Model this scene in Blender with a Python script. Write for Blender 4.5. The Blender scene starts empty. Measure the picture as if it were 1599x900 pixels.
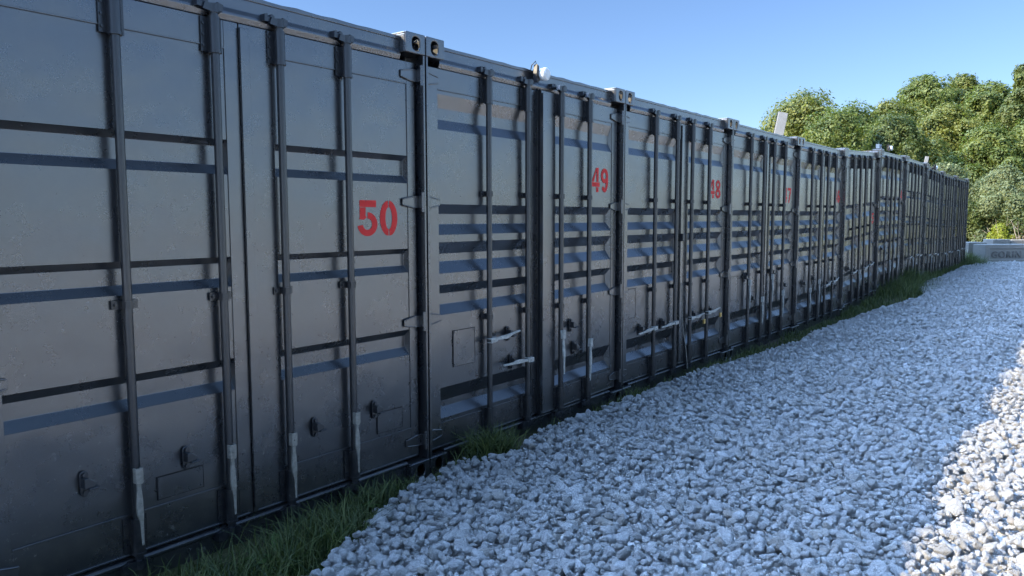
import bpy, bmesh, math, random
import numpy as np
from mathutils import Vector, Matrix, Euler
R = math.radians
scene = bpy.context.scene
COL = scene.collection

# ------------------------------------------------------------------ camera
CAM = Vector((-3.4435, -3.2596, 1.502))
YAW, PITCH, ROLL = 0.64970862, -0.09089664, -0.00156258
f = Vector((math.cos(YAW)*math.cos(PITCH), math.sin(YAW)*math.cos(PITCH), math.sin(PITCH)))
r = Vector((math.sin(YAW), -math.cos(YAW), 0)); u = r.cross(f)
c_, s_ = math.cos(ROLL), math.sin(ROLL)
r2 = c_*r + s_*u; u2 = -s_*r + c_*u
cd = bpy.data.cameras.new('camera'); cam = bpy.data.objects.new('camera', cd); COL.objects.link(cam)
cam.matrix_world = Matrix(((r2.x, u2.x, -f.x, CAM.x), (r2.y, u2.y, -f.y, CAM.y), (r2.z, u2.z, -f.z, CAM.z), (0, 0, 0, 1)))
cd.sensor_width = 36; cd.lens = 1197.69/1599*36; cd.clip_start = 0.05; cd.clip_end = 3000
scene.camera = cam

# ------------------------------------------------------------------ light
SUN_EL = math.atan(0.94*math.cos(R(50))); 
LDIR = Vector((math.cos(SUN_EL)*math.sin(R(50)), -math.cos(SUN_EL)*math.cos(R(50)), -math.sin(SUN_EL)))
w = bpy.data.worlds.new('World'); scene.world = w; w.use_nodes = True
nt = w.node_tree; bg = nt.nodes['Background']
sky = nt.nodes.new('ShaderNodeTexSky'); sky.sky_type = 'NISHITA'; sky.sun_disc = False
sky.sun_elevation = SUN_EL
sky.sun_rotation = math.atan2(-LDIR.x, -LDIR.y)
sky.air_density = 1.0; sky.dust_density = 0.25; sky.ozone_density = 4.0
# sky brightness added over the roofs and, weaker, behind the viewer to lift shade
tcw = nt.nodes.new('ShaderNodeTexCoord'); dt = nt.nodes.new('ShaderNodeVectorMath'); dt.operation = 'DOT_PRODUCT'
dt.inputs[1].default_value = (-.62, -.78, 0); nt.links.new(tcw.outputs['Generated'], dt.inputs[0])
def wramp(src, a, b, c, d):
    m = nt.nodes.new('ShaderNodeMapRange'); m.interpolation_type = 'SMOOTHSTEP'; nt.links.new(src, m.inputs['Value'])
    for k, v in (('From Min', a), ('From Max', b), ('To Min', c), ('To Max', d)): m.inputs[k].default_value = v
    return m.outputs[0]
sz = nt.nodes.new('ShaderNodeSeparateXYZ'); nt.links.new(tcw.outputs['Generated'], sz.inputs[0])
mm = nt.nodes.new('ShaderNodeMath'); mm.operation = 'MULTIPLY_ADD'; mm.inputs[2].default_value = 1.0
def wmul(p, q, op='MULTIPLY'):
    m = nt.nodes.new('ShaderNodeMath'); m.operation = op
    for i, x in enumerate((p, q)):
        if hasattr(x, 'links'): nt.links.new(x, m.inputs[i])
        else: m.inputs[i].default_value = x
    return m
wa = wmul(wramp(sz.outputs['Z'], .45, .75, 0, 1), wramp(sz.outputs['Y'], -.18, .25, 0, 1))      # added sky brightness round the sun's side of the zenith
wb = wmul(wramp(sz.outputs['Z'], .20, .50, 0, .06), wramp(dt.outputs['Value'], .10, .65, 0, 1))  # weaker added brightness behind the viewer
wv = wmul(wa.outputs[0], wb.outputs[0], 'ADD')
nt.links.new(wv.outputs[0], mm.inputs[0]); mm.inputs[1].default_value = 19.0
boost_tint = nt.nodes.new('ShaderNodeMix'); boost_tint.data_type = 'RGBA'; wt = wmul(wv.outputs[0], wramp(sz.outputs['Z'], .32, .70, 0, 1), 'MAXIMUM'); nt.links.new(wt.outputs[0], boost_tint.inputs[0])
boost_tint.inputs[6].default_value = (.91, .955, 1.09, 1); boost_tint.inputs[7].default_value = (1.03, 1.0, .93, 1)
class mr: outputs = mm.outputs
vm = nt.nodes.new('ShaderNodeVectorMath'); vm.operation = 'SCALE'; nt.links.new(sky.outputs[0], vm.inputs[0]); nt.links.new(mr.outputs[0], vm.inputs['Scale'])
vt = nt.nodes.new('ShaderNodeVectorMath'); vt.operation = 'MULTIPLY'; nt.links.new(boost_tint.outputs[2], vt.inputs[1]); nt.links.new(vm.outputs[0], vt.inputs[0])
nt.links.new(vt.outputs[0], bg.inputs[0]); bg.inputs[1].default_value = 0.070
sl = bpy.data.lights.new('sun', 'SUN'); sl.energy = 3.8; sl.angle = R(0.53); sl.color = (1, 0.83, 0.54)
so = bpy.data.objects.new('sun', sl); COL.objects.link(so); so.rotation_euler = LDIR.to_track_quat('-Z', 'Y').to_euler()
so.location = (-10, 10, 20)
vs = scene.view_settings; vs.view_transform = 'Standard'; vs.look = 'None'; vs.gamma = 1; vs.exposure = 1.44
vs.use_curve_mapping = False
scene.render.resolution_x = 1024; scene.render.resolution_y = 576
scene.render.engine = 'CYCLES'

# ------------------------------------------------------------------ materials
class NT:
    def __init__(s, name):
        s.m = bpy.data.materials.new(name); s.m.use_nodes = True; s.t = s.m.node_tree
        s.b = s.t.nodes['Principled BSDF']; s.out = s.t.nodes['Material Output']
    def n(s, typ, **kw):
        nd = s.t.nodes.new(typ)
        for k, v in kw.items():
            if k.startswith('i_'): nd.inputs[k[2:].replace('_', ' ')].default_value = v
            else: setattr(nd, k, v)
        return nd
    def l(s, a, b): s.t.links.new(a, b)
    def coord(s, rnd=True, kind='Object'):
        tc = s.n('ShaderNodeTexCoord')
        if not rnd: return tc.outputs[kind]
        oi = s.n('ShaderNodeObjectInfo')
        mu = s.n('ShaderNodeMath', operation='MULTIPLY'); mu.inputs[1].default_value = 37.0; s.l(oi.outputs['Random'], mu.inputs[0])
        va = s.n('ShaderNodeVectorMath', operation='ADD'); s.l(tc.outputs[kind], va.inputs[0]); s.l(mu.outputs[0], va.inputs[1])
        return va.outputs[0]
    def noise(s, vec, scale, detail=4, rough=0.55, scl=None):
        if scl:
            mp = s.n('ShaderNodeMapping'); mp.inputs['Scale'].default_value = scl; s.l(vec, mp.inputs[0]); vec = mp.outputs[0]
        nd = s.n('ShaderNodeTexNoise'); nd.inputs['Scale'].default_value = scale; nd.inputs['Detail'].default_value = detail
        nd.inputs['Roughness'].default_value = rough; s.l(vec, nd.inputs['Vector']); return nd.outputs['Fac']
    def ramp(s, fac, stops, interp='LINEAR'):
        nd = s.n('ShaderNodeValToRGB'); cr = nd.color_ramp; cr.interpolation = interp
        while len(cr.elements) < len(stops): cr.elements.new(0.5)
        for e, (p, c) in zip(cr.elements, stops):
            e.position = p; e.color = (c, c, c, 1) if not isinstance(c, tuple) else (*c, 1)
        s.l(fac, nd.inputs[0]); return nd.outputs[0]
    def mix(s, fac, a, b, typ='MIX'):
        nd = s.n('ShaderNodeMix', data_type='RGBA', blend_type=typ)
        for inp, v in ((nd.inputs[0], fac), (nd.inputs[6], a), (nd.inputs[7], b)):
            if hasattr(v, 'links'): s.l(v, inp)
            else: inp.default_value = v if not isinstance(v, tuple) else (*v, 1)
        return nd.outputs[2]
    def bump(s, h, dist, strength=1.0, nrm=None):
        nd = s.n('ShaderNodeBump'); nd.inputs['Strength'].default_value = strength; nd.inputs['Distance'].default_value = dist
        s.l(h, nd.inputs['Height'])
        if nrm is not None: s.l(nrm, nd.inputs['Normal'])
        return nd.outputs[0]
    def set(s, **kw):
        for k, v in kw.items():
            inp = s.b.inputs[k.replace('_', ' ')]
            if hasattr(v, 'links'): s.l(v, inp)
            else: inp.default_value = v if not isinstance(v, tuple) else (*v, 1)

def mat_paint(name, base, ior=2.25, rlo=0.25, rhi=0.31, dents=1.0):
    s = NT(name); v = s.coord()
    big = s.noise(v, 1.6, 5, .6); fine = s.noise(v, 420, 2, .5); mid = s.noise(v, 28, 4, .65)
    dent = s.noise(v, 2.6, 2, .45)
    scr = s.noise(v, 9, 5, .7, (6, 6, 1)); scr2 = s.noise(v, 22, 6, .75)
    scuff = s.ramp(scr2, [(.655, 0.0), (.70, 1.0)])
    gate = s.ramp(big, [(.45, 0.0), (.62, 1.0)])
    m1 = s.n('ShaderNodeMath', operation='MULTIPLY'); s.l(scuff, m1.inputs[0]); s.l(gate, m1.inputs[1])
    c0 = s.mix(big, tuple(x*0.9 for x in base), tuple(x*1.15 for x in base))
    c1 = s.mix(m1.outputs[0], c0, (.06, .058, .056))
    dust = s.ramp(mid, [(.45, 0.0), (.75, .14)])
    c2 = s.mix(dust, c1, (.06, .058, .053))
    tc = s.n('ShaderNodeTexCoord'); sx = s.n('ShaderNodeSeparateXYZ'); s.l(tc.outputs['Object'], sx.inputs[0])
    low = s.n('ShaderNodeMapRange'); low.inputs['From Min'].default_value = .95; low.inputs['From Max'].default_value = .05; s.l(sx.outputs['Z'], low.inputs['Value'])
    chip = s.ramp(s.noise(v, 34, 8, .82), [(.585, 0.0), (.625, 1.0)]); cg = s.ramp(s.noise(v, 4.5, 3, .6), [(.50, 0.0), (.60, 1.0)])
    m2 = s.n('ShaderNodeMath', operation='MULTIPLY'); s.l(chip, m2.inputs[0]); s.l(cg, m2.inputs[1])
    m3 = s.n('ShaderNodeMath', operation='MULTIPLY'); s.l(m2.outputs[0], m3.inputs[0]); s.l(low.outputs[0], m3.inputs[1])
    c2 = s.mix(m3.outputs[0], c2, (.24, .23, .21))
    lo2 = s.n('ShaderNodeMapRange'); lo2.inputs['From Min'].default_value = .42; lo2.inputs['From Max'].default_value = .0; s.l(sx.outputs['Z'], lo2.inputs['Value'])
    spl = s.ramp(s.noise(v, 16, 7, .78), [(.46, 0.0), (.64, .55)]); m4 = s.n('ShaderNodeMath', operation='MULTIPLY'); s.l(spl, m4.inputs[0]); s.l(lo2.outputs[0], m4.inputs[1])
    c2 = s.mix(m4.outputs[0], c2, (.075, .064, .052))
    scrat = s.ramp(s.noise(v, 5, 4, .8, (1, 1, 9)), [(.69, 0.0), (.72, .7)]); c2 = s.mix(scrat, c2, (.045, .044, .043))
    drip = s.ramp(s.noise(v, 7, 4, .7, (5, 1, .35)), [(.60, 0.0), (.75, .5)]); c2 = s.mix(drip, c2, (.030, .029, .027))
    rr = s.ramp(s.noise(v, 5, 6, .7), [(.25, rlo), (.75, rhi)])
    b1 = s.bump(dent, .009*dents, 1.0)
    wr = s.ramp(s.noise(v, 60, 3, .6, (1, 1, 2.2)), [(.50, 0.0), (.56, 1.0)]); wg = s.ramp(s.noise(v, 3.2, 3, .6), [(.50, 0.0), (.62, 1.0)])
    wm = s.n('ShaderNodeMath', operation='MULTIPLY'); s.l(wr, wm.inputs[0]); s.l(wg, wm.inputs[1])
    b2 = s.bump(mid, .0004, .4, s.bump(wm.outputs[0], .0002, .6, b1))
    b3 = s.bump(fine, .0002, .5, b2)
    s.set(Base_Color=c2, Roughness=rr, IOR=ior, Normal=b3)
    return s.m
M = {}
M['paint'] = mat_paint('charcoal_paint', (.0125, .0135, .0165))
M['paint_rod'] = mat_paint('charcoal_rod_paint', (.010, .011, .014), 1.7, .26, .36, dents=0)
def mat_simple(name, col, rough, var=.25, scale=30, metal=0.0, bump=.001, ior=1.5, col2=None):
    s = NT(name); v = s.coord(); a = s.noise(v, scale, 5, .65)
    c = s.mix(s.ramp(a, [(.35, 0.0), (.65, 1.0)]), tuple(x*(1-var) for x in col), col2 or tuple(min(1, x*(1+var)) for x in col))
    s.set(Base_Color=c, Roughness=rough, Metallic=metal, IOR=ior, Normal=s.bump(a, bump))
    return s.m
M['rubber'] = mat_simple('black_rubber', (.008, .008, .009), .7)
M['dark_steel'] = mat_simple('black_steel', (.014, .015, .018), .35, ior=1.8)
M['galv'] = mat_simple('bare_grey_steel', (.24, .22, .185), .5, .3, 40, 0.0, .0012, 1.6)
M['galv_pale'] = mat_simple('pale_bare_steel', (.42, .405, .365), .5, .3, 40, 0.0, .0012, 1.6)
def mat_red():
    s = NT('red_stencil_paint'); v = s.coord(); a = s.noise(v, 55, 6, .75); b = s.noise(v, 14, 4, .6)
    c = s.mix(b, (.62, .026, .022), (.72, .045, .036)); c = s.mix(s.ramp(a, [(.60, 0.0), (.68, .75)]), c, (.10, .018, .02))
    s.set(Base_Color=c, Roughness=.7, IOR=1.4); return s.m
M['red'] = mat_red()
M['white_plastic'] = mat_simple('white_plastic', (.78, .77, .74), .35, .05)
M['black_plastic'] = mat_simple('black_plastic', (.02, .02, .022), .45)
M['panel_grey'] = mat_simple('pale_grey_panel', (.30, .30, .285), .5, .06, 15)
M['blue_metal'] = mat_simple('blue_painted_steel', (.11, .17, .26), .4, .15, 15)
M['brass'] = mat_simple('brass', (.62, .42, .14), .35, .15, 20, .8)
M['rust'] = mat_simple('brown_wood_edge', (.10, .075, .06), .8)
def mat_roof():
    s = NT('roof_paint'); v = s.coord(); a = s.noise(v, 6, 6, .7)
    s.set(Base_Color=s.mix(s.ramp(a, [(.45, 0.0), (.6, 1.0)]), (.04, .042, .046), (.11, .085, .06)), Roughness=.6); return s.m
M['roof'] = mat_roof()
def mat_concrete():
    s = NT('concrete'); v = s.coord(); a = s.noise(v, 4, 8, .7); b = s.noise(v, 60, 4, .6)
    pits = s.ramp(s.noise(v, 38, 2, .4), [(.68, 0.0), (.74, 1.0)])
    c = s.mix(a, (.19, .176, .15), (.34, .315, .27)); c = s.mix(s.ramp(b, [(.4, 0.0), (.8, .5)]), c, (.16, .16, .14))
    c = s.mix(pits, c, (.12, .115, .11))
    s.set(Base_Color=c, Roughness=.9, Normal=s.bump(b, .006)); return s.m
M['concrete'] = mat_concrete()
M['letter'] = mat_simple('darker_concrete', (.15, .137, .117), .9, .3, 12, 0, .004)  # darker than the block face so the letters read
def mat_rock():
    s = NT('limestone'); tc = s.n('ShaderNodeTexCoord'); oi = s.n('ShaderNodeObjectInfo')
    mu = s.n('ShaderNodeMath', operation='MULTIPLY'); mu.inputs[1].default_value = 91.0; s.l(oi.outputs['Random'], mu.inputs[0])
    va = s.n('ShaderNodeVectorMath', operation='ADD'); s.l(tc.outputs['Object'], va.inputs[0]); s.l(mu.outputs[0], va.inputs[1]); v = va.outputs[0]
    a = s.noise(v, 1.3, 6, .7); b = s.noise(v, 6, 6, .75)
    tone = s.ramp(oi.outputs['Random'], [(0, (.46, .44, .40)), (.12, (.60, .585, .55)), (.45, (.70, .685, .655)), (.8, (.77, .757, .73)), (.97, (.64, .60, .53)), (1, (.50, .43, .35))])
    c = s.mix(s.ramp(a, [(.42, 0.0), (.70, .75)]), tone, (.44, .43, .42))
    c = s.mix(s.ramp(b, [(.55, 0.0), (.75, .5)]), c, (.82, .82, .80))
    n1 = s.bump(a, .25, .6); n2 = s.bump(b, .12, .8, n1)
    s.set(Base_Color=c, Roughness=.75, Normal=n2); return s.m
M['rock'] = mat_rock()
def mat_gravel_bed():
    s = NT('gravel_bed'); v = s.coord(False)
    vo = s.n('ShaderNodeTexVoronoi'); vo.inputs['Scale'].default_value = 24; s.l(v, vo.inputs['Vector'])
    sp = s.n('ShaderNodeSeparateColor'); s.l(vo.outputs['Color'], sp.inputs[0])
    big = s.noise(v, .5, 5, .6)
    tone = s.ramp(sp.outputs[0], [(0, (.48, .46, .42)), (.5, (.64, .625, .595)), (1, (.72, .71, .68))])
    tone = s.mix(s.ramp(big, [(.4, 0.0), (.7, .3)]), tone, (.40, .38, .34))
    inv = s.n('ShaderNodeMath', operation='MULTIPLY'); inv.inputs[1].default_value = -1.0; s.l(vo.outputs['Distance'], inv.inputs[0])
    s.set(Base_Color=tone, Roughness=.85, Normal=s.bump(inv.outputs[0], .05, 1.0)); return s.m
M['bed'] = mat_gravel_bed()
def mat_ground():
    s = NT('soil_and_turf'); v = s.coord(False); a = s.noise(v, .35, 6, .65); b = s.noise(v, 9, 6, .7); c2 = s.noise(v, 40, 4, .7)
    soil = s.mix(b, (.055, .043, .032), (.13, .10, .075))
    turf = s.mix(c2, (.05, .06, .018), (.15, .15, .045))
    c = s.mix(s.ramp(a, [(.42, 0.0), (.55, 1.0)]), soil, turf)
    s.set(Base_Color=c, Roughness=.95, Normal=s.bump(b, .04)); return s.m
M['ground'] = mat_ground()
def mat_leaf(name, ca, cb, trans=.35, rnd=1.0):
    s = NT(name)
    at = s.n('ShaderNodeAttribute'); at.attribute_name = 'tint'
    col = s.mix(at.outputs['Fac'], ca, cb)
    tr = s.n('ShaderNodeBsdfTranslucent'); hs = s.n('ShaderNodeHueSaturation'); hs.inputs['Value'].default_value = 1.5; hs.inputs['Saturation'].default_value = 1.1
    s.l(col, hs.inputs['Color']); s.l(hs.outputs[0], tr.inputs['Color'])
    s.set(Base_Color=col, Roughness=.6)
    mx = s.n('ShaderNodeMixShader'); mx.inputs[0].default_value = trans
    s.l(s.b.outputs[0], mx.inputs[1]); s.l(tr.outputs[0], mx.inputs[2]); s.l(mx.outputs[0], s.out.inputs[0]); return s.m
M['leaf_olive'] = mat_leaf('olive_leaves', (.075, .105, .022), (.27, .28, .062))
M['leaf_green'] = mat_leaf('green_leaves', (.060, .098, .022), (.23, .265, .060))
M['leaf_dark'] = mat_leaf('dark_leaves', (.045, .075, .022), (.18, .215, .052))
M['leaf_pale'] = mat_leaf('pale_leaves', (.105, .135, .055), (.23, .26, .11))
M['leaf_bright'] = mat_leaf('bright_leaves', (.17, .21, .02), (.34, .36, .04))
M['grass'] = mat_leaf('grass_blades', (.030, .055, .014), (.17, .19, .06), .3)
M['grass_yellow'] = mat_leaf('yellow_green_grass', (.14, .16, .03), (.34, .33, .09), .3)  # paler, yellower colours than the grass along the row
M['weed'] = mat_leaf('weed_leaves', (.05, .11, .022), (.11, .18, .04), .3)
M['bark'] = mat_simple('bark', (.09, .07, .05), .9, .4, 12, 0, .01)
M['twig'] = mat_simple('dry_twig', (.34, .29, .22), .8, .25, 12)

# ------------------------------------------------------------------ mesh builder
class MB:
    def __init__(s): s.v = []; s.f = []; s.sm = []
    def add(s, vs, fs, smooth=False):
        o = len(s.v); s.v += [tuple(p) for p in vs]; s.f += [tuple(i+o for i in q) for q in fs]; s.sm += [smooth]*len(fs); return s
    def box(s, x0, x1, y0, y1, z0, z1):
        return s.add([(x0,y0,z0),(x1,y0,z0),(x1,y1,z0),(x0,y1,z0),(x0,y0,z1),(x1,y0,z1),(x1,y1,z1),(x0,y1,z1)],
                     [(0,3,2,1),(4,5,6,7),(0,1,5,4),(1,2,6,5),(2,3,7,6),(3,0,4,7)])
    def quad(s, a, b, c, d): return s.add([a,b,c,d], [(0,1,2,3)])
    def tube(s, pts, rad, n=10, cap=True):
        pts = [Vector(p) for p in pts]; rads = rad if isinstance(rad, (list, tuple)) else [rad]*len(pts)
        vs = []; fs = []
        prev = None
        for i, p in enumerate(pts):
            d = (pts[min(i+1, len(pts)-1)] - pts[max(i-1, 0)]).normalized()
            a = prev - d*prev.dot(d) if prev is not None else (Vector((0,1,0)) if abs(d.y) < .9 else Vector((1,0,0)))
            a = (a - d*a.dot(d)).normalized(); prev = a; b = d.cross(a)
            for k in range(n):
                t = 2*math.pi*k/n; vs.append(p + (a*math.cos(t) + b*math.sin(t))*rads[i])
        for i in range(len(pts)-1):
            for k in range(n): fs.append((i*n+k, i*n+(k+1)%n, (i+1)*n+(k+1)%n, (i+1)*n+k))
        s.add(vs, fs, True)
        if cap:
            s.add(vs[:n], [tuple(range(n))[::-1]]); s.add(vs[-n:], [tuple(range(n))])
        return s
    def prism(s, poly, y0, y1):   # poly in (x,z), CCW seen from -Y
        n = len(poly)
        vs = [(x, y0, z) for x, z in poly] + [(x, y1, z) for x, z in poly]
        fs = [tuple(range(n)), tuple(range(2*n-1, n-1, -1))] + [(i, n+i, n+(i+1)%n, (i+1)%n) for i in range(n)]
        return s.add(vs, fs)
    def extr_x(s, prof, x0, x1):  # prof in (y,z)
        n = len(prof)
        vs = [(x0, y, z) for y, z in prof] + [(x1, y, z) for y, z in prof]
        fs = [tuple(range(n)), tuple(range(2*n-1, n-1, -1))] + [(i, n+i, n+(i+1)%n, (i+1)%n) for i in range(n)]
        return s.add(vs, fs)
    def xf(s, mat): s.v = [tuple(mat @ Vector(p)) for p in s.v]; return s
    def mesh(s, name, mat, origin=(0,0,0), fix=True):
        me = bpy.data.meshes.new(name); o = origin
        me.from_pydata([(p[0]-o[0], p[1]-o[1], p[2]-o[2]) for p in s.v], [], s.f)
        me.polygons.foreach_set('use_smooth', s.sm)
        for m in (mat if isinstance(mat, (list, tuple)) else [mat]): me.materials.append(m)
        if fix:
            bm = bmesh.new(); bm.from_mesh(me); bmesh.ops.recalc_face_normals(bm, faces=bm.faces); bm.to_mesh(me); bm.free()
        me.update(); return me

def obj(name, me, parent=None, loc=(0,0,0), bev=0, kind=None):
    o = bpy.data.objects.new(name, me); COL.objects.link(o); o.location = loc
    if parent: o.parent = parent
    if bev:
        b = o.modifiers.new('bevel', 'BEVEL'); b.width = bev; b.segments = 2; b.limit_method = 'ANGLE'; b.angle_limit = R(18); b.harden_normals = False
    if kind: o['kind'] = kind
    return o
def tag(o, label, cat, group=None):
    o['label'] = label; o['category'] = cat
    if group: o['group'] = group
    return o
def empty(name, loc, label, cat, group=None, rz=0):
    o = bpy.data.objects.new(name, None); COL.objects.link(o); o.location = loc; o.rotation_euler = (0, 0, rz); o.empty_display_size = .2
    return tag(o, label, cat, group)
def mesh_np(name, V, F, mat, tint=None, smooth=False):
    me = bpy.data.meshes.new(name); nv, nf, k = len(V), len(F), F.shape[1]
    me.vertices.add(nv); me.vertices.foreach_set('co', V.astype(np.float32).ravel())
    me.loops.add(nf*k); me.loops.foreach_set('vertex_index', F.astype(np.int32).ravel())
    me.polygons.add(nf); me.polygons.foreach_set('loop_start', np.arange(0, nf*k, k, dtype=np.int32))
    me.polygons.foreach_set('loop_total', np.full(nf, k, dtype=np.int32))
    if smooth: me.polygons.foreach_set('use_smooth', np.ones(nf, dtype=bool))
    if tint is not None:
        a = me.attributes.new('tint', 'FLOAT', 'POINT'); a.data.foreach_set('value', tint.astype(np.float32))
    me.materials.append(mat); me.update(calc_edges=True); me.validate(); return me

# ------------------------------------------------------------------ terrain
EDGE = [(-14,-.62),(-4,-.66),(-2.4,-.72),(-1.53,-.66),(-1.2,-.52),(-.67,-.30),(-.4,-.20),(.02,-.13),(.23,-.26),(.38,-.34),(.75,-.22),(1.12,-.15),(2.0,-.17),(2.6,-.13),(3.3,-.16),(4.5,-.27),
        (6.3,-.40),(8,-.36),(9.3,-.38),(11.2,-.56),(12.3,-.74),(12.9,-.72),(13.8,-.42),(15.2,-.30),(18.2,-.26),(21,-.18),(23.4,-.10),(25.3,-.40),(27.4,-.9)]
def lerp_tab(tab, x):
    if x <= tab[0][0]: return tab[0][1]
    for (a, b), (c, d) in zip(tab, tab[1:]):
        if x <= c: return b + (d-b)*(x-a)/(c-a)
    return tab[-1][1]
RAISE = [(-20,0),(9.6,0.0),(12.3,.12),(14.8,.18),(17.2,.17),(19.5,.10),(26,.08),(40,.05),(80,0)]
def raise_at(x): return lerp_tab(RAISE, x)
def smooth01(t): t = max(0, min(1, t)); return t*t*(3-2*t)
def wob(x, y): return .012*math.sin(2.1*x+.7*y)+.010*math.sin(.9*x-1.7*y+1.3)+.008*math.sin(4.3*x+3.1*y)
def gravel_z(x, y):
    e = lerp_tab(EDGE, x)
    fall = smooth01((e - y + .04)/.14)             # 0 at the edge, 1 well inside
    return -.085 + raise_at(x)*.45 + .085*fall + wob(x, y)*fall + .05*smooth01((x-14)/4)*fall*0
def ground_z(x, y):
    inside = smooth01((y + 2.0)/1.6)
    e = lerp_tab(EDGE, x)
    z = -.115 + raise_at(x)*(.45 + .45*smooth01((y - e)/.35)) + .012*math.sin(3*x)*math.sin(5*y+1)
    if x > 30: z += .5*smooth01((x-30)/14)
    if y < e - .1 and x < 27: z -= .05
    return z
def axis(lo, hi, step, far):
    a = list(np.arange(lo, hi+1e-6, step)); k = step
    l = lo; h = hi; pre = []; post = []
    while h < far: k *= 1.5; h += k; post.append(h)
    k = step
    while l > -far: k *= 1.5; l -= k; pre.append(l)
    return np.array(pre[::-1] + a + post)
def grid_mesh(name, xs, ys, fn, mat):
    V = np.array([(x, y, fn(x, y)) for x in xs for y in ys]); ny = len(ys)
    F = np.array([(i*ny+j, (i+1)*ny+j, (i+1)*ny+j+1, i*ny+j+1) for i in range(len(xs)-1) for j in range(ny-1)])
    return mesh_np(name, V, F, mat, smooth=True)
obj('ground', grid_mesh('ground', axis(-8, 42, .3, 1500), axis(-3.5, 1, .1, 1500), ground_z, M['ground']), kind='structure')
xs = np.concatenate([np.arange(-40, -6, 2), np.arange(-6, 27.35, .12)])
V = []; F = []; ts = np.concatenate([np.linspace(0, .5, 9), np.linspace(.6, 5, 34), np.array([6, 8, 11, 15, 20, 26])]); nt_ = len(ts)
for x in xs:
    e = lerp_tab(EDGE, x)
    for t in ts:
        V.append((x, e-t, gravel_z(x, e-t) - .030 - (.06 if t == 0 else 0)))
V = np.array(V)
F = np.array([(i*nt_+j, i*nt_+j+1, (i+1)*nt_+j+1, (i+1)*nt_+j) for i in range(len(xs)-1) for j in range(nt_-1)])
obj('gravel_bed', mesh_np('gravel_bed', V, F, M['bed'], smooth=True), kind='structure')

# ------------------------------------------------------------------ gravel (stuff): angular stones instanced on one point cloud
rng = np.random.default_rng(7)
protos = bpy.data.collections.new('stone_shapes')
for i in range(14):
    bm = bmesh.new(); n = 15 + i % 6
    sx, sy, sz = rng.uniform(.85, 1.25), rng.uniform(.72, 1.0), rng.uniform(.62, .9)
    for k in range(n):
        d = rng.normal(size=3); d /= np.linalg.norm(d); d *= rng.uniform(.8, 1.06)
        bm.verts.new((d[0]*sx, d[1]*sy, d[2]*sz))
    res = bmesh.ops.convex_hull(bm, input=bm.verts)
    bmesh.ops.delete(bm, geom=[e for e in res['geom_interior'] if isinstance(e, bmesh.types.BMVert)], context='VERTS')
    bmesh.ops.dissolve_limit(bm, angle_limit=R(14), verts=bm.verts, edges=bm.edges)
    bmesh.ops.bevel(bm, geom=list(bm.edges), offset=.075, segments=1, profile=.5, affect='EDGES')
    bmesh.ops.triangulate(bm, faces=bm.faces)
    bmesh.ops.recalc_face_normals(bm, faces=bm.faces)
    me = bpy.data.meshes.new('stone'); bm.to_mesh(me); bm.free(); me.materials.append(M['rock'])
    for p in me.polygons: p.use_smooth = False
    protos.objects.link(bpy.data.objects.new('stone', me))
pts = []; scl = []
def field(x0, x1, y0, y1, sp, size, layers):
    for L in range(layers):
        nx = int((x1-x0)/sp); ny = int((y1-y0)/sp)
        gx, gy = np.meshgrid(np.arange(nx), np.arange(ny), indexing='ij')
        gx = (gx + rng.uniform(-.42, .42, gx.shape))*sp + x0; gy = (gy + rng.uniform(-.42, .42, gy.shape))*sp + y0
        for x, y in zip(gx.ravel(), gy.ravel()):
            e = lerp_tab(EDGE, x) + .05*math.sin(7*x) + .03*math.sin(17*x+2)
            if y > e - rng.uniform(-.02, .07): continue
            if x > 25.2 and y > -.45 - (x-25.35)*.95 - .02: continue
            s = size*math.exp(rng.normal(0, .32))
            pts.append((x, y, gravel_z(x, y) + (.014 if L == 0 else -.016) + rng.uniform(-.015, .018))); scl.append(s)
field(-3.6, 7, -4.2, 0, .050, .0257, 2)
field(7, 16, -4.2, 0, .055, .030, 2)
field(16, 28.0, -4.6, 0, .062, .034, 1)
field(-2.6, 8, -4.0, 0, .075, .0135, 1)
field(-6.5, -3.6, -7, 0, .055, .029, 1)
field(-3.6, 16, -6.6, -4.2, .058, .031, 1)
field(-6.5, 22, -15, -6.6, .085, .044, 1)
for k in range(900):     # stray stones lying off the edge
    x = rng.uniform(-2.6, 25); e = lerp_tab(EDGE, x); y = e + abs(rng.normal(0, .085))
    if y < -.03: pts.append((x, y, ground_z(x, y)+.016)); scl.append(.024*math.exp(rng.normal(0, .25)))
pts = np.array(pts, np.float32); scl = np.array(scl, np.float32); N = len(pts)
print('stones', N)
me = bpy.data.meshes.new('gravel'); me.vertices.add(N); me.vertices.foreach_set('co', pts.ravel())
rot = np.stack([rng.normal(0, .38, N), rng.normal(0, .38, N), rng.uniform(0, 6.283, N)], 1).astype(np.float32)
a = me.attributes.new('rot', 'FLOAT_VECTOR', 'POINT'); a.data.foreach_set('vector', rot.ravel())
a = me.attributes.new('scl', 'FLOAT', 'POINT'); a.data.foreach_set('value', scl)
a = me.attributes.new('idx', 'INT', 'POINT'); a.data.foreach_set('value', rng.integers(0, 14, N).astype(np.int32))
me.materials.append(M['rock'])
gro = obj('gravel', me, kind='stuff')
ng = bpy.data.node_groups.new('scatter_stones', 'GeometryNodeTree')
ng.interface.new_socket('Geometry', in_out='INPUT', socket_type='NodeSocketGeometry'); ng.interface.new_socket('Geometry', in_out='OUTPUT', socket_type='NodeSocketGeometry')
gi = ng.nodes.new('NodeGroupInput'); go = ng.nodes.new('NodeGroupOutput')
iop = ng.nodes.new('GeometryNodeInstanceOnPoints'); m2p = ng.nodes.new('GeometryNodeMeshToPoints')
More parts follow.
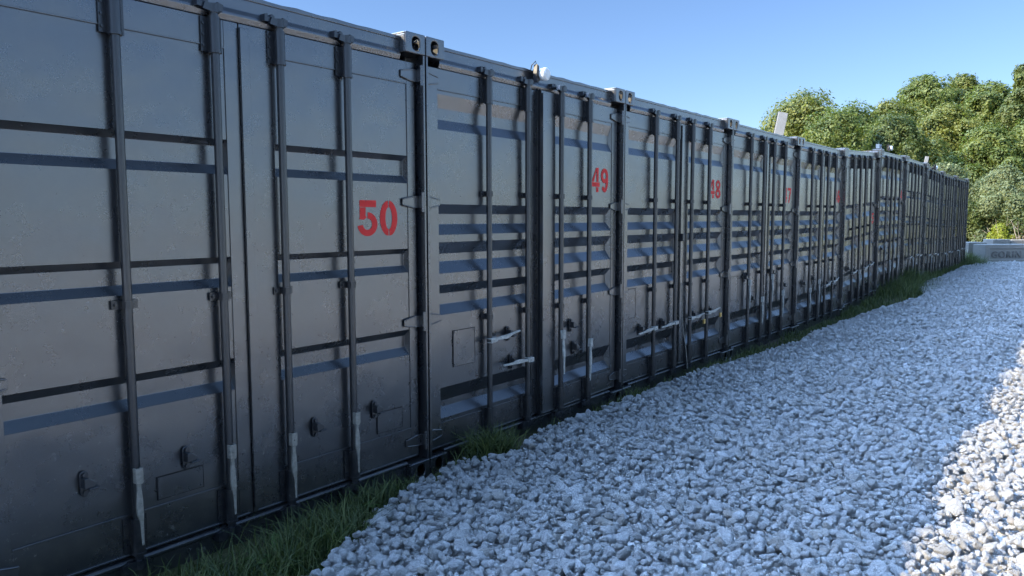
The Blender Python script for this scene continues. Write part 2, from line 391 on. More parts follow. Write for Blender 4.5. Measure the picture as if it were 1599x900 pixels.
ci = ng.nodes.new('GeometryNodeCollectionInfo'); ci.inputs['Collection'].default_value = protos; ci.inputs['Separate Children'].default_value = True; ci.inputs['Reset Children'].default_value = True
def named(nm, dt):
    n = ng.nodes.new('GeometryNodeInputNamedAttribute'); n.data_type = dt; n.inputs['Name'].default_value = nm; return n.outputs['Attribute']
ng.links.new(gi.outputs[0], m2p.inputs['Mesh']); ng.links.new(m2p.outputs[0], iop.inputs['Points'])
ng.links.new(ci.outputs[0], iop.inputs['Instance']); iop.inputs['Pick Instance'].default_value = True
ng.links.new(named('idx', 'INT'), iop.inputs['Instance Index']); ng.links.new(named('rot', 'FLOAT_VECTOR'), iop.inputs['Rotation']); ng.links.new(named('scl', 'FLOAT'), iop.inputs['Scale'])
ng.links.new(iop.outputs[0], go.inputs[0])
gm = gro.modifiers.new('scatter', 'NODES'); gm.node_group = ng

# ------------------------------------------------------------------ shipping containers (local: x along the front, y inwards, z up)
CW, CH, CL = 2.453, 2.591, 6.058
DF = .055                                    # door face, behind the corner castings' front
CACHE = {}
def cached(key, fn):
    if key not in CACHE: CACHE[key] = fn()
    return CACHE[key]

def plate_hole(mb, P, U, Vv, W_, w_, h_, hx, hy, rx, ry, th):
    """plate of w_ x h_ in the U,V directions with an oval hole, thickness th along W_"""
    P, U, Vv, W_ = map(Vector, (P, U, Vv, W_)); out = []; inn = []
    per = []
    for k in range(4): per.append((w_*k/4, 0))
    for k in range(4): per.append((w_, h_*k/4))
    for k in range(4): per.append((w_*(1-k/4), h_))
    for k in range(4): per.append((0, h_*(1-k/4)))
    for (a, b) in per:
        t = math.atan2((b-hy)/ry, (a-hx)/rx); ct, st = math.cos(t), math.sin(t); q = (abs(ct)**2.6+abs(st)**2.6)**(-1/2.6)
        out.append((a, b)); inn.append((hx+rx*ct*q, hy+ry*st*q))
    n = 16; vs = []
    for d in (0, th):
        for (a, b) in out: vs.append(P + U*a + Vv*b + W_*d)
        for (a, b) in inn: vs.append(P + U*a + Vv*b + W_*d)
    fs = []
    for k in range(n):
        j = (k+1) % n
        fs += [(k, j, n+j, n+k), (2*n+j, 2*n+k, 3*n+k, 3*n+j), (n+k, n+j, 3*n+j, 3*n+k), (j, k, 2*n+k, 2*n+j)]
    mb.add(vs, fs)
def casting_mesh(right, top, rear=False):
    """hollow corner casting, 162 x 178 x 118 mm, oval holes in front, side and top"""
    mb = MB(); w_, d_, h_ = .162, .178, .118
    plate_hole(mb, (0,0,0), (1,0,0), (0,0,1), (0,1,0), w_, h_, w_*.53, h_*.48, .034, .042, .012)          # front
    plate_hole(mb, (0,.012,h_-.012), (1,0,0), (0,1,0), (0,0,1), w_, d_-.024, w_*.53, .075, .030, .055, .012)  # top
    plate_hole(mb, (w_-.012,.012,0), (0,1,0), (0,0,1), (1,0,0), d_-.024, h_-.012, .075, .053, .040, .025, .012)  # outer side
    mb.box(0, .012, .012, d_-.012, 0, h_-.012); mb.box(0, w_, d_-.012, d_, 0, h_); mb.box(.012, w_-.012, .012, d_-.012, 0, .012)
    if not right: mb.v = [(w_-x, y, z) for x, y, z in mb.v]
    if not top: mb.v = [(x, y, h_-z) for x, y, z in mb.v]
    x0 = CW-w_ if right else 0; z0 = CH-h_ if top else -.12
    mb.v = [(x+x0, (y if not rear else CL-y), z+z0) for x, y, z in mb.v]
    return mb.mesh('corner_casting', M['paint'])

def frame_mesh():
    mb = MB()
    for sgn in (0, 1):
        X = (lambda a: a) if not sgn else (lambda a: CW-a)
        def bx(a, b, y0, y1, z0, z1): mb.box(min(X(a), X(b)), max(X(a), X(b)), y0, y1, z0, z1)
        bx(.002, .016, .003, .14, -.002, CH-.118-.001)        # J bar
        bx(.016, .052, .118, .14, -.002, CH-.118-.001)        # recessed inner post
        bx(.0, .05, CL-.14, CL-.003, -.002, CH-.118)          # rear post
        bx(.004, .064, .178, CL-.178, -.075, .05)             # lower side rail
        bx(.004, .05, .178, CL-.178, CH-.10, CH-.03)          # upper side rail
    # header over the doors, with a sloping drip lip
    mb.extr_x([(.165, 2.565), (.053, 2.565), (.053, 2.490), (.044, 2.470), (.043, 2.457), (.0535, 2.431), (.165, 2.431)][::-1], .1625, CW-.1625)
    # a thin capping strip with a slightly uneven edge
    n = 26; top = [(.1625 + (CW-.325)*k/n, 2.566 + .002*math.sin(k*1.9) + .0018*math.sin(k*4.1+1)) for k in range(n+1)]
    mb.prism([(.1625, 2.545)] + [(CW-.1625, 2.545)] + top[::-1], .046, .0515)
    # sill
    mb.extr_x([(.165, .012), (.040, .012), (.030, .004), (.030, -.008), (.050, -.020), (.050, -.125), (.165, -.125)][::-1], .1625, CW-.1625)
    mb.box(.1625, CW-.1625, CL-.12, CL-.01, CH-.118, CH-.03); mb.box(.1625, CW-.1625, CL-.12, CL-.01, -.11, .03)
    return mb.mesh('frame', M['paint'])
def side_mesh(right):
    mb = MB(); x0 = CW-.012 if right else .012; d = -.036 if right else .036; y = .19; prof = []
    while y < CL-.19:
        prof += [(x0, y), (x0, y+.07), (x0+d, y+.138), (x0+d, y+.208)]; y += .278
    prof = [(x, min(yy, CL-.15)) for x, yy in prof]; prof = [(x0, .14)] + prof + [(x0, CL-.14)]
    for (xa, ya), (xb, yb) in zip(prof, prof[1:]): mb.quad((xa, ya, .05), (xb, yb, .05), (xb, yb, CH-.1), (xa, ya, CH-.1))
    return mb.mesh('side_wall', M['paint'])
def roof_mesh():
    mb = MB(); y = .165; ys = []
    while y < CL-.2: ys += [(y, 0), (y+.09, 0), (y+.1, .018), (y+.19, .018)]; y += .2
    for (ya, a), (yb, b) in zip(ys, ys[1:]): mb.quad((.06, ya, 2.548+a), (CW-.06, ya, 2.548+a), (CW-.06, yb, 2.548+b), (.06, yb, 2.548+b))
    mb.box(.004, .06, .19, CL-.19, CH-.03, CH-.022); mb.box(CW-.06, CW-.004, .19, CL-.19, CH-.03, CH-.022)
    return mb.mesh('roof', M['roof'])
def end_mesh():
    mb = MB(); x = .06; ps = []
    while x < CW-.2: ps += [(x, 0), (x+.08, 0), (x+.13, .04), (x+.2, .04)]; x += .25
    ps.append((CW-.05, 0))
    for (xa, a), (xb, b) in zip(ps, ps[1:]): mb.quad((xa, CL-.02-a, .03), (xb, CL-.02-b, .03), (xb, CL-.02-b, CH-.1), (xa, CL-.02-a, CH-.1))
    return mb.mesh('end_wall', M['paint'])
def floor_mesh(): return MB().box(.066, CW-.066, .17, CL-.13, .015, .045).mesh('floor', M['rust'])

FLAT = [(1.875, 1.845, 1.755, 1.712, .030), (1.318, 1.288, 1.215, 1.175, .030), (.823, .785, .715, .668, .030)]
RIBS = [(2.275, 2.192, 2.121, 2.058, .020), (1.590, 1.529, 1.463, 1.397), (1.348, 1.274, 1.224, 1.150), (1.075, 1.017, .946, .883), (.407, .292, .281, .207, .050)]
LOW = [(1.66, 1.60, 1.50, 1.42), (1.12, 1.06, .97, .90), (.52, .46, .37, .30)]
ROUND = [(2.275, 2.195, 2.12, 2.055, .020), (1.72, 1.65, 1.60, 1.52), (1.44, 1.37, 1.32, 1.24), (1.16, 1.09, 1.04, .96), (.88, .81, .76, .68), (.45, .37, .33, .25)]
STYLE = {'flat': FLAT, 'ribs': RIBS, 'low': LOW, 'round': ROUND}
HL, HR = .018, CW-.018                        # hinge lines
def door_mesh(right, style):
    mb = MB(); x0, x1 = (.045, 1.218) if not right else (1.224, CW-.045)
    zb, zt = .022, 2.429; d = .036; e = .010 if style == 'flat' else .028
    p0, p1 = (x0+.095, x1-.075) if not right else (x0+.185, x1-.062)
    if style != 'flat': p0, p1 = (x0+.11, x1-.06) if not right else (x0+.19, x1-.085)
    y = DF; yp = DF+.006; z1 = 2.305; z0 = .205 if style != 'ribs' else .178
    # stiles and rails, each with its real thickness
    mb.box(x0, p0, y, y+.055, zb, zt); mb.box(p1, x1, y, y+.055, zb, zt)
    mb.box(p0, p1, y+.0015, y+.055, z1, zt); mb.box(p0, p1, y+.0015, y+.055, zb, z0)
    mb.box(p0, p1, y+.048, y+.055, z0, z1)
    mb.box(p0, p1, y-.004, y+.001, z0-.004, z0+.006); mb.box(p0, p1, y-.002, y+.001, z1-.006, z1+.001); mb.box(x0+.02, x1-.02, y-.006, y, zb+.001, zb+.010)
    if right: mb.box(x0-.004, x0+.045, y-.018, y-.0005, zb+.03, zt-.02)       # lapping edge of the door that closes last
    # pressed sheet
    prev = z1
    for (a, b, c, g, *dd) in STYLE[style]:
        d = dd[0] if dd else .036
        mb.quad((p0, yp, a), (p1, yp, a), (p1, yp, prev), (p0, yp, prev))
        q0, q1 = p0+e, p1-e
        mb.quad((q0, yp+d, b), (q1, yp+d, b), (p1, yp, a), (p0, yp, a))
        mb.quad((q0, yp+d, c), (q1, yp+d, c), (q1, yp+d, b), (q0, yp+d, b))
        mb.quad((p0, yp, g), (p1, yp, g), (q1, yp+d, c), (q0, yp+d, c))
        mb.quad((p0, yp, g), (q0, yp+d, c), (q0, yp+d, b), (p0, yp, a)); mb.quad((p1, yp, a), (q1, yp+d, b), (q1, yp+d, c), (p1, yp, g))
        prev = g
    mb.quad((p0, yp, z0), (p1, yp, z0), (p1, yp, prev), (p0, yp, prev))
    O = ((HR if right else HL), .02, 0)
    me = mb.mesh('door', M['paint'], O, fix=False)
    bm = bmesh.new(); bm.from_mesh(me); bmesh.ops.remove_doubles(bm, verts=bm.verts, dist=1e-5)
    bm.to_mesh(me); bm.free(); return me
def seal_mesh(right):
    mb = MB(); x0, x1 = (.028, 1.2185) if not right else (1.2205, CW-.028)
    y0, y1 = DF+.012, DF+.03
    mb.box(x0, x0+.014, y0, y1, .016, 2.433); mb.box(x1-.014, x1, y0, y1, .016, 2.433); mb.box(x0+.014, x1-.014, y0, y1, 2.424, 2.434); mb.box(x0+.014, x1-.014, y0, y1, .014, .024)
    return mb.mesh('door_seal', M['rubber'], ((HR if right else HL), .02, 0))
RY, RR = .021, .0195
def rod_mesh(x, O):
    mb = MB(); mb.tube([(x, RY, -.02), (x, RY, 2.47)], RR, 14)
    for z, s in ((2.462, 1), (-.012, -1)):     # cams
        mb.tube([(x, RY, z-.02), (x, RY, z+.02)], .027, 12)
        mb.prism([(x-.062, z-.012), (x-.02, z-.018), (x-.012, z+.016), (x-.05, z+.022)], RY-.016, RY+.012)
        mb.prism([(x+.008, z-.014), (x+.03, z-.014), (x+.034, z+.018), (x+.006, z+.026)], RY-.026, RY-.002)
    return mb.mesh('locking_rod', M['paint_rod'], O)
def keeper_mesh(x, low):
    mb = MB()
    if low: mb.prism([(x-.08, -.045), (x-.03, -.045), (x-.03, .002), (x-.05, .006), (x-.08, .0)], .006, .05)
    else: mb.prism([(x-.085, 2.462), (x-.03, 2.458), (x-.028, 2.492), (x-.042, 2.500), (x-.052, 2.484), (x-.064, 2.484), (x-.068, 2.500), (x-.084, 2.495)], .016, .055)
    return mb.mesh('cam_keeper', M['paint_rod'])
def sleeve_mesh(x, z0, z1, O):
    mb = MB(); mb.tube([(x, RY, z0), (x, RY, z1)], .0265, 14); mb.tube([(x, RY, z0-.004), (x, RY, z0+.008)], .0295, 14)
    mb.box(x-.052, x+.052, DF-.008, DF-.0015, z0+.004, z1); mb.box(x-.024, x+.024, RY, DF-.004, z0+.004, z1)
    for sx in (-.041, .041):
        for z in (z0+.03, (z0+z1)/2, z1-.03): mb.tube([(x+sx, DF-.014, z), (x+sx, DF-.006, z)], .007, 8)
    return mb.mesh('rod_sleeve', M['paint_rod'], O)
def strap_mesh(x, z, O):
    mb = MB(); mb.box(x-.056, x-.019, DF-.009, DF-.0015, z-.019, z+.019); mb.box(x+.019, x+.056, DF-.009, DF-.0015, z-.019, z+.019)
    pts = [(x-.021, DF-.003), (x-.024, RY), (x-.017, RY-.019), (x, RY-.0255), (x+.017, RY-.019), (x+.024, RY), (x+.021, DF-.003)]
    inn = [(x-.014, DF-.003), (x-.0198, RY), (x-.0145, RY-.0145), (x, RY-.0205), (x+.0145, RY-.0145), (x+.0198, RY), (x+.014, DF-.003)]
    n = len(pts); vs = [(a, b, z-.017) for a, b in pts] + [(a, b, z-.017) for a, b in inn] + [(a, b, z+.017) for a, b in pts] + [(a, b, z+.017) for a, b in inn]; fs = []
    for k in range(n-1): fs += [(k, k+1, 2*n+k+1, 2*n+k), (k, n+k, n+k+1, k+1), (2*n+k, 2*n+k+1, 3*n+k+1, 3*n+k), (n+k+1, n+k, 3*n+k, 3*n+k+1)]
    mb.add(vs, fs)
    for sx in (-.040, .040): mb.tube([(x+sx, DF-.017, z), (x+sx, DF-.006, z)], .008, 8)
    return mb.mesh('rod_strap', M['paint_rod'], O)
def handle_mesh(x, z, ang, O, mat):
    """forged bar handle on a clevis; ang = direction in the door plane, 0 along +x, -90 hanging"""
    mb = MB(); cl = MB()
    cl.prism([(-.024, -.017), (.040, -.017), (.047, -.010), (.047, .010), (.040, .017), (-.024, .017)], RY-.036, RY-.029)
    cl.box(-.024, .043, RY-.029, RY+.006, .010, .017); cl.box(-.024, .043, RY-.029, RY+.006, -.017, -.010)
    cl.tube([(.012, RY-.041, 0), (.012, RY-.033, 0)], .006, 8)
    S = [(0.02, 0, .017, 0), (.075, .000, .018, .004), (.10, -.001, .024, .008), (.15, -.003, .030, .013), (.185, -.001, .027, .013), (.212, .003, .018, .008), (.24, .005, .015, .004), (.325, .007, .012, .000)]
    vs = []; fs = []
    for s, c, wd, out in S:
        for (dy, dw) in ((-.009, -1), (-.009, 1), (.004, 1), (.004, -1)): vs.append((s, RY-.018-out*.6+dy, c+dw*wd/2))
    for i in range(len(S)-1):
        for k in range(4): fs.append((i*4+k, i*4+(k+1)%4, (i+1)*4+(k+1)%4, (i+1)*4+k))
    fs += [(3, 2, 1, 0), tuple(range(len(vs)-4, len(vs)))]
    mb.add(vs, fs); mb.add(cl.v, cl.f)
    mb.v = [(p[0], p[1], p[2]) for p in mb.v]
    ca, sa = math.cos(R(ang)), math.sin(R(ang))
    mb.v = [(x + a*ca - c*sa, b, z + a*sa + c*ca) for a, b, c in mb.v]
    return mb.mesh('door_handle', mat, O)
def catch_mesh(x, z, O):
    mb = MB(); pl = []
    for k in range(16):
        t = 2*math.pi*k/16; pl.append((x+.019*math.cos(t), z + .019*math.sin(t) + (.036 if math.sin(t) > 0 else -.036)))
    mb.prism(pl, DF-.009, DF-.0015)
    mb.prism([(x-.016, z-.014), (x+.028, z-.010), (x+.034, z+.006), (x+.004, z+.030), (x-.016, z+.030)], DF-.048, DF-.008)
    mb.prism([(x-.004, z-.020), (x+.036, z-.016), (x+.040, z-.008), (x-.002, z-.010)], DF-.062, DF-.010)
    for dz in (-.037, .038): mb.tube([(x, DF-.020, z+dz), (x, DF-.008, z+dz)], .0105, 8)
    return mb.mesh('handle_catch', M['dark_steel'], O)
def hinge_mesh(right, z, O):
    mb = MB(); X = (lambda a: CW-a) if right else (lambda a: a)
    hz = .037
    a0, a1, a2 = .030, .075, .160
    def P(poly, y0, y1):
        poly = [(X(a), zz) for a, zz in poly]
        if right: poly = poly[::-1]
        mb.prism(poly, y0, y1)
    P([(a0, z-hz), (a1, z-hz), (a2, z-hz*.55), (a2, z+hz*.55), (a1, z+hz), (a0, z+hz)], DF-.009, DF-.0015)
    P([(a0, z+hz-.009), (a1, z+hz-.009), (a2-.008, z+hz*.5-.004), (a2-.008, z+hz*.5+.004), (a1, z+hz-.001), (a0, z+hz-.001)], DF-.014, DF-.0085)
    P([(a0, z-hz+.001), (a1, z-hz+.001), (a2-.008, z-hz*.5-.004), (a2-.008, z-hz*.5+.004), (a1, z-hz+.009), (a0, z-hz+.009)], DF-.014, DF-.0085)
    mb.box(min(X(.018), X(a0)), max(X(.018), X(a0)), .012, DF-.0015, z-hz, z+hz)
    mb.tube([(X(.018), .017, z-hz-.022), (X(.018), .017, z+hz+.022)], .012, 10)
    return mb.mesh('hinge', M['paint'], O)
def plate_mesh(x0, x1, z0, z1, O):
    mb = MB(); t = .003; y0 = DF+.0005
    mb.box(x0, x1, y0, y0+.004, z0, z1)
    for x in (x0+.012, x1-.012):
        for z in (z0+.012, z1-.012): mb.tube([(x, y0-.004, z), (x, y0+.001, z)], .006, 8)
    return mb.mesh('marking_plate', M['paint'], O)
def plate_edge_mesh(x0, x1, z0, z1, O):
    mb = MB(); w_ = .004; y0, y1 = DF-.0012, DF+.005
    mb.box(x0-w_, x0, y0, y1, z0-w_, z1+w_); mb.box(x1, x1+w_*.6, y0, y1, z0-w_, z1+w_); mb.box(x0, x1, y0, y1, z1, z1+w_); mb.box(x0, x1, y0, y1, z0-w_*.6, z0)
    return mb.mesh('plate_edge', M['rubber'], O)
def ring(cx, cz, rx, rz, ix, iz, a0, a1, n=20):
    o = [(cx+rx*math.cos(R(a0+(a1-a0)*k/n)), cz+rz*math.sin(R(a0+(a1-a0)*k/n))) for k in range(n+1)]
    i = [(cx+ix*math.cos(R(a0+(a1-a0)*k/n)), cz+iz*math.sin(R(a0+(a1-a0)*k/n))) for k in range(n+1)]
    return [[o[k], o[k+1], i[k+1], i[k]] for k in range(n)]
def rect(x0, x1, z0, z1): return [[(x0, z0), (x1, z0), (x1, z1), (x0, z1)]]
DIG = {
 '5': rect(.05, .66, .81, 1.0) + [[(.05, .80), (.05, .50), (.26, .50), (.27, .80)], [(.03, .50), (.03, .47), (.20, .46), (.30, .52), (.30, .56), (.2, .52)]] + ring(.33, .335, .37, .335, .17, .16, -172, 88),
 '0': ring(.33, .5, .33, .5, .12, .31, 92, 268) + ring(.35, .5, .33, .5, .12, .31, -88, 88),
 '4': rect(.40, .60, 0, .20) + rect(0, .70, .22, .40) + [[(.0, .42), (.19, .42), (.44, .97), (.38, 1.0)]] + rect(.42, .60, .42, 1.0),
 '9': ring(.33, .69, .33, .31, .13, .14, 0, 360, 28) + ring(.33, .5, .33, .5, .13, .32, -138, 14),
 '8': ring(.33, .745, .29, .255, .11, .10, 93, 267) + ring(.35, .745, .29, .255, .11, .10, -87, 87) + ring(.33, .26, .33, .26, .13, .10, 93, 267) + ring(.35, .26, .33, .26, .13, .10, -87, 87),
 '7': rect(.0, .66, .82, 1.0) + [[(.16, 0), (.37, 0), (.66, .80), (.44, .80)]],
 '6': ring(.33, .31, .33, .31, .13, .14, 0, 360, 28) + ring(.33, .5, .33, .5, .13, .32, 42, 194),
}
def number_mesh(txt, x, z, h, pitch, wsc, O):
    mb = MB()
    for k, ch in enumerate(txt):
        for n, poly in enumerate(DIG[ch]):
            yy = DF + .0038 - .00012*(n % 5)
            mb.add([(x + k*pitch + a*h*wsc, yy, z + b*h) for a, b in poly], [tuple(range(len(poly)))])
    return mb.mesh('painted_number', M['red'], O, fix=False)

RODS = (.62, 1.075, 1.43, 1.86)
def container(name, X, style, label, dz=(0, 0), number=None, handles=(), catches=(), straps=(1.665, .83), plates=(), ajar=(0, 0), hmat='galv', rods=RODS, rear=True):
    t = empty(name, (X, 0, dz[0]), label, 'container', 'shipping containers standing in the row')
    t.rotation_euler = (0, -math.atan2(dz[1]-dz[0], CW), 0)
    obj('frame', cached('frame', frame_mesh), t, bev=.004)
    for rt in (0, 1):
        for tp in (0, 1): obj('corner_casting', cached(('cast', rt, tp), lambda: casting_mesh(rt, tp)), t, bev=.008)
        if rear:
            for tp in (0, 1): obj('corner_casting', cached(('castr', rt, tp), lambda: casting_mesh(rt, tp, True)), t)
        obj('side_wall', cached(('side', rt), lambda: side_mesh(rt)), t)
    obj('roof', cached('roof', roof_mesh), t); obj('end_wall', cached('end', end_mesh), t); obj('floor', cached('floor', floor_mesh), t)
    doors = []
    for rt in (0, 1):
        O = ((HR if rt else HL), .02, 0)
        d = obj('door', cached(('door', rt, style), lambda: door_mesh(rt, style)), t, O, bev=.007); doors.append(d)
        d.rotation_euler = (0, 0, R(ajar[rt]))
        obj('door_seal', cached(('seal', rt), lambda: seal_mesh(rt)), d)
        for z in (2.354, 1.600, .868, .120): obj('hinge', cached(('hinge', rt, z), lambda: hinge_mesh(rt, z, O)), d, bev=.003)
        for i in (2*rt, 2*rt+1):
            x = rods[i]
            obj('locking_rod', cached(('rod', x), lambda: rod_mesh(x, O)), d)
            obj('rod_sleeve', cached(('sl', x, 0), lambda: sleeve_mesh(x, 2.265, 2.425, O)), d); obj('rod_sleeve', cached(('sl', x, 1), lambda: sleeve_mesh(x, .035, .195, O)), d)
            for z in straps: obj('rod_strap', cached(('st', x, z), lambda: strap_mesh(x, z, O)), d)
            for lw in (0, 1): obj('cam_keeper', cached(('keep', x, lw), lambda: keeper_mesh(x, lw)), t)
        for (s, x, z, ang) in handles:
            if s == rt: obj('door_handle', cached(('h', x, z, ang, hmat), lambda: handle_mesh(x, z, ang, O, M[hmat])), d, bev=.0025)
        for (s, x, z) in catches:
            if s == rt: obj('handle_catch', cached(('c', s, x, z), lambda: catch_mesh(x, z, O)), d, bev=.003)
        for (s, a) in plates:
            if s == rt: obj('marking_plate', cached(('p', s, a), lambda: plate_mesh(*a, O)), d); obj('plate_edge', cached(('pe', s, a), lambda: plate_edge_mesh(*a, O)), d)
        if rt and number: obj('painted_number', number_mesh(*number, O), d)
    return t, doors
P = 2.462
hang = lambda zs: [(int(i > 1), RODS[i], z, -90) for i, z in enumerate(zs) if z]
flatcatch = [(0, .418, .40), (0, .87, .397), (1, 1.61, .377), (1, 2.04, .386)]
C = {}
C[50] = container('shipping_container', -P, 'flat', 'charcoal black container nearest the camera with red 50 on its flat panelled right door', number=('50', 1.955, 1.400, .205, .164, 1.0),
    handles=hang((.400, .395, .372, .392)), catches=flatcatch, straps=(1.135,), plates=[(0, (.735, .955, .235, .335)), (1, (2.07, 2.27, .235, .355))])
C[49] = container('shipping_container', 0, 'ribs', 'black ribbed container with red 49 and a white lamp clipped on top', number=('49', 1.985, 1.715, .20, .155, .95), ajar=(0, 2.0),
    handles=[(0, .62, .667, 4), (0, 1.075, .467, 178), (1, 1.43+.02, .62, -88), (1, 1.86+.02, .50, -92)], catches=[(0, .86, .68), (0, .90, .47), (1, 1.64, .655), (1, 1.69, .47)], plates=[(0, (.285, .50, .53, .765))], hmat='galv_pale', rods=(.62, 1.065, 1.45, 1.88))
C[48] = container('shipping_container', P, 'ribs', 'black ribbed container with red 48 and brass padlocks hanging from its two right handles', number=('48', 1.96, 1.712, .20, .165, 1.0),
    handles=[(0, .62, .467, 182), (0, 1.075, .470, 181), (1, 1.43, .475, 2), (1, 1.86, .49, 3)], catches=[(0, .40, .475), (0, .85, .48), (1, 1.56, .49), (1, 1.98, .50)], plates=[(0, (.10, .32, .60, .86))], hmat='galv_pale')
C[47] = container('shipping_container', 2*P, 'ribs', 'black ribbed container with red 47 and a pale panel standing on its roof', number=('47', 1.95, 1.70, .20, .165, 1.0),
    handles=hang((.74, .50, .76, .52)), catches=[(0, .80, .52), (0, .55, .79), (1, 1.52, .80), (1, 2.0, .60)], plates=[(0, (.15, .36, .55, .82))], hmat='galv_pale')
C[46] = container('shipping_container', 3*P, 'ribs', 'black ribbed container with red 46 standing between the ones numbered 47 and 45', dz=(0, .01), number=('46', 1.98, 1.73, .20, .165, 1.0),
    handles=[(0, .62, .46, -90), (0, 1.075, .55, -90), (1, 1.43, .45, 8), (1, 1.86, .48, 8)], catches=[(0, .40, .56), (0, .85, .60), (1, 1.60, .47), (1, 2.02, .52)], hmat='galv_pale')
C[45] = container('shipping_container', 4*P, 'low', 'black container tilted up to the right with red 45 low on its right door', dz=(.03, .14), number=('45', 1.98, 1.26, .20, .165, 1.0),
    handles=[(0, .62, .50, 3), (0, 1.075, .48, -90), (1, 1.43, .50, 3), (1, 1.86, .52, 3)], catches=[(0, .40, .60), (0, .85, .52), (1, 1.60, .52), (1, 2.02, .56)], hmat='galv_pale', straps=(1.25,))
C[44] = container('shipping_container', 5*P, 'round', 'black many ribbed container with red 44 and a blue box above it', dz=(.19, .215), number=('44', 1.98, 1.66, .20, .165, 1.0),
    handles=hang((.80, .42, .78, .50)), catches=[(0, .40, .70), (0, .85, .60)], hmat='galv_pale')
FARH = [(0, .62, .40, 3), (0, 1.075, .38, -90), (1, 1.43, .42, 3), (1, 1.86, .40, 3)]
C[43] = container('shipping_container', 6*P, 'flat', 'flat doored black container fourth from the far end under a small leaning roof panel', dz=(.215, .205), handles=FARH, catches=flatcatch, straps=(1.135,), hmat='galv_pale')
C[42] = container('shipping_container', 7*P, 'flat', 'flat doored black container third from the far end with a pale round lamp on top', dz=(.19, .12), handles=FARH, catches=flatcatch, straps=(1.135,), hmat='galv_pale')
C[41] = container('shipping_container', 8*P, 'flat', 'flat doored black container second from the far end of the row', dz=(.115, .105), handles=FARH, catches=flatcatch, straps=(1.135,), hmat='galv_pale')
C[40] = container('shipping_container', 9*P, 'flat', 'last black container at the far end of the row next to the concrete blocks', dz=(.11, .12), handles=FARH, catches=flatcatch, straps=(1.135,), hmat='galv_pale')
C[51] = container('shipping_container', -2*P, 'flat', 'black container left of the one numbered 50 just past the left edge of the photo', handles=hang((.40, .39, .38, .39)), catches=flatcatch, straps=(1.135,))
C[52] = container('shipping_container', -3*P, 'flat', 'black container two places left of the one numbered 50 beyond the photo', handles=hang((.40, .39, .38, .39)), catches=flatcatch, straps=(1.135,))

# brass padlocks on 48's handles
def padlock(x, z, label):
    t = empty('padlock', (x, -.022, z), label, 'padlock', 'padlocks on the 48 doors')
    obj('lock_body', cached('plb', lambda: MB().box(-.019, .019, -.010, .010, -.085, -.035).mesh('lock_body', M['brass'])), t, bev=.004)
    pts = [(-.012, 0, -.04), (-.012, 0, -.005)] + [(-.012*math.cos(a), 0, -.005+.012*math.sin(a)) for a in (.5, 1.1, 1.57, 2.0, 2.6)] + [(.012, 0, -.005), (.012, 0, -.04)]
    obj('shackle', cached('pls', lambda: MB().tube(pts, .0035, 8).mesh('shackle', M['galv'])), t)
padlock(P+1.70, .475, 'brass padlock hanging on the inner right door handle of container 48')
padlock(P+2.14, .50, 'brass padlock hanging on the handle nearest the hinges of container 48')
obj('edge_bracket', MB().box(1.212, 1.262, .012, .05, 1.27, 1.345).mesh('edge_bracket', M['black_plastic']), C[48][0], bev=.004)
# loose pale strip of torn seal along 48's door gap
pts = [(P+1.243, .03, .85), (P+1.242, .022, .7), (P+1.24, .02, .55), (P+1.235, .0, .38), (P+1.252, -.02, .22), (P+1.275, -.03, .05), (P+1.27, -.035, -.02)]
tag(obj('seal_strip', MB().tube(pts, .0045, 6).mesh('seal_strip', M['galv'])), 'thin pale strip of torn seal hanging down the door gap of container 48', 'strip')

# lamps and small things on the roofs
def lamp(loc, label, s=1.0, rz=0):
    t = empty('security_lamp', loc, label, 'lamp', 'white lamps on the container tops', rz)
    t.scale = (s, s, s)
    obj('lamp_head', cached('lh', lambda: MB().tube([(0, -.005, 0), (0, -.02, 0), (0, -.060, 0), (0, -.072, 0), (0, -.078, 0)], [.030, .043, .047, .044, .030], 20).mesh('lamp_head', M['white_plastic'])), t)
    mb = MB(); mb.prism([(-.062, -.06), (-.040, -.06), (-.034, 0), (-.040, .055), (-.062, .065), (-.07, .0)], -.03, .0); mb.box(-.05, .03, -.006, .018, -.035, .035)
    mb.tube([(-.05, -.015, .06), (-.07, -.02, .085), (-.075, .01, .06), (-.06, .03, .03)], .004, 6)
    obj('lamp_bracket', cached('lb', lambda: mb.mesh('lamp_bracket', M['black_plastic'])), t)
lamp((1.20, .02, 2.535), 'white round lamp on a black bracket clipped to the top edge of container 49')
lamp((12.95, .03, 2.835), 'white lamp on top of container 44 beside the small blue box', .95)
lamp((18.30, .05, 2.735), 'pale round lamp on top of the third container from the far end', 1.1, .5)
def panel(loc, wd, ht, rz, tilt, label):
    t = empty('solar_panel', loc, label, 'solar panel', 'panels standing on the roofs', rz)
    mb = MB(); mb.box(-wd/2, wd/2, -.012, .012, 0, ht); mb.xf(Matrix.Rotation(tilt, 4, 'X') @ Matrix.Rotation(R(12), 4, 'Y'))
    obj('panel_sheet', mb.mesh('panel_sheet', M['panel_grey']), t, bev=.003)
    mb = MB(); mb.box(-wd/2-.004, wd/2+.004, .0125, .030, -.004, ht+.004); mb.box(-.015, .015, .02, .05, -.05, ht*.5); mb.xf(Matrix.Rotation(tilt, 4, 'X') @ Matrix.Rotation(R(12), 4, 'Y'))
    obj('panel_back', mb.mesh('panel_back', M['black_plastic']), t)
panel((6.72, .10, 2.575), .12, .30, R(-58), R(-8), 'pale grey panel standing tilted on the roof of container 47 against the trees')
panel((17.45, .10, 2.77), .08, .20, R(-62), R(-8), 'small pale panel leaning on the roof of the fourth container from the far end')
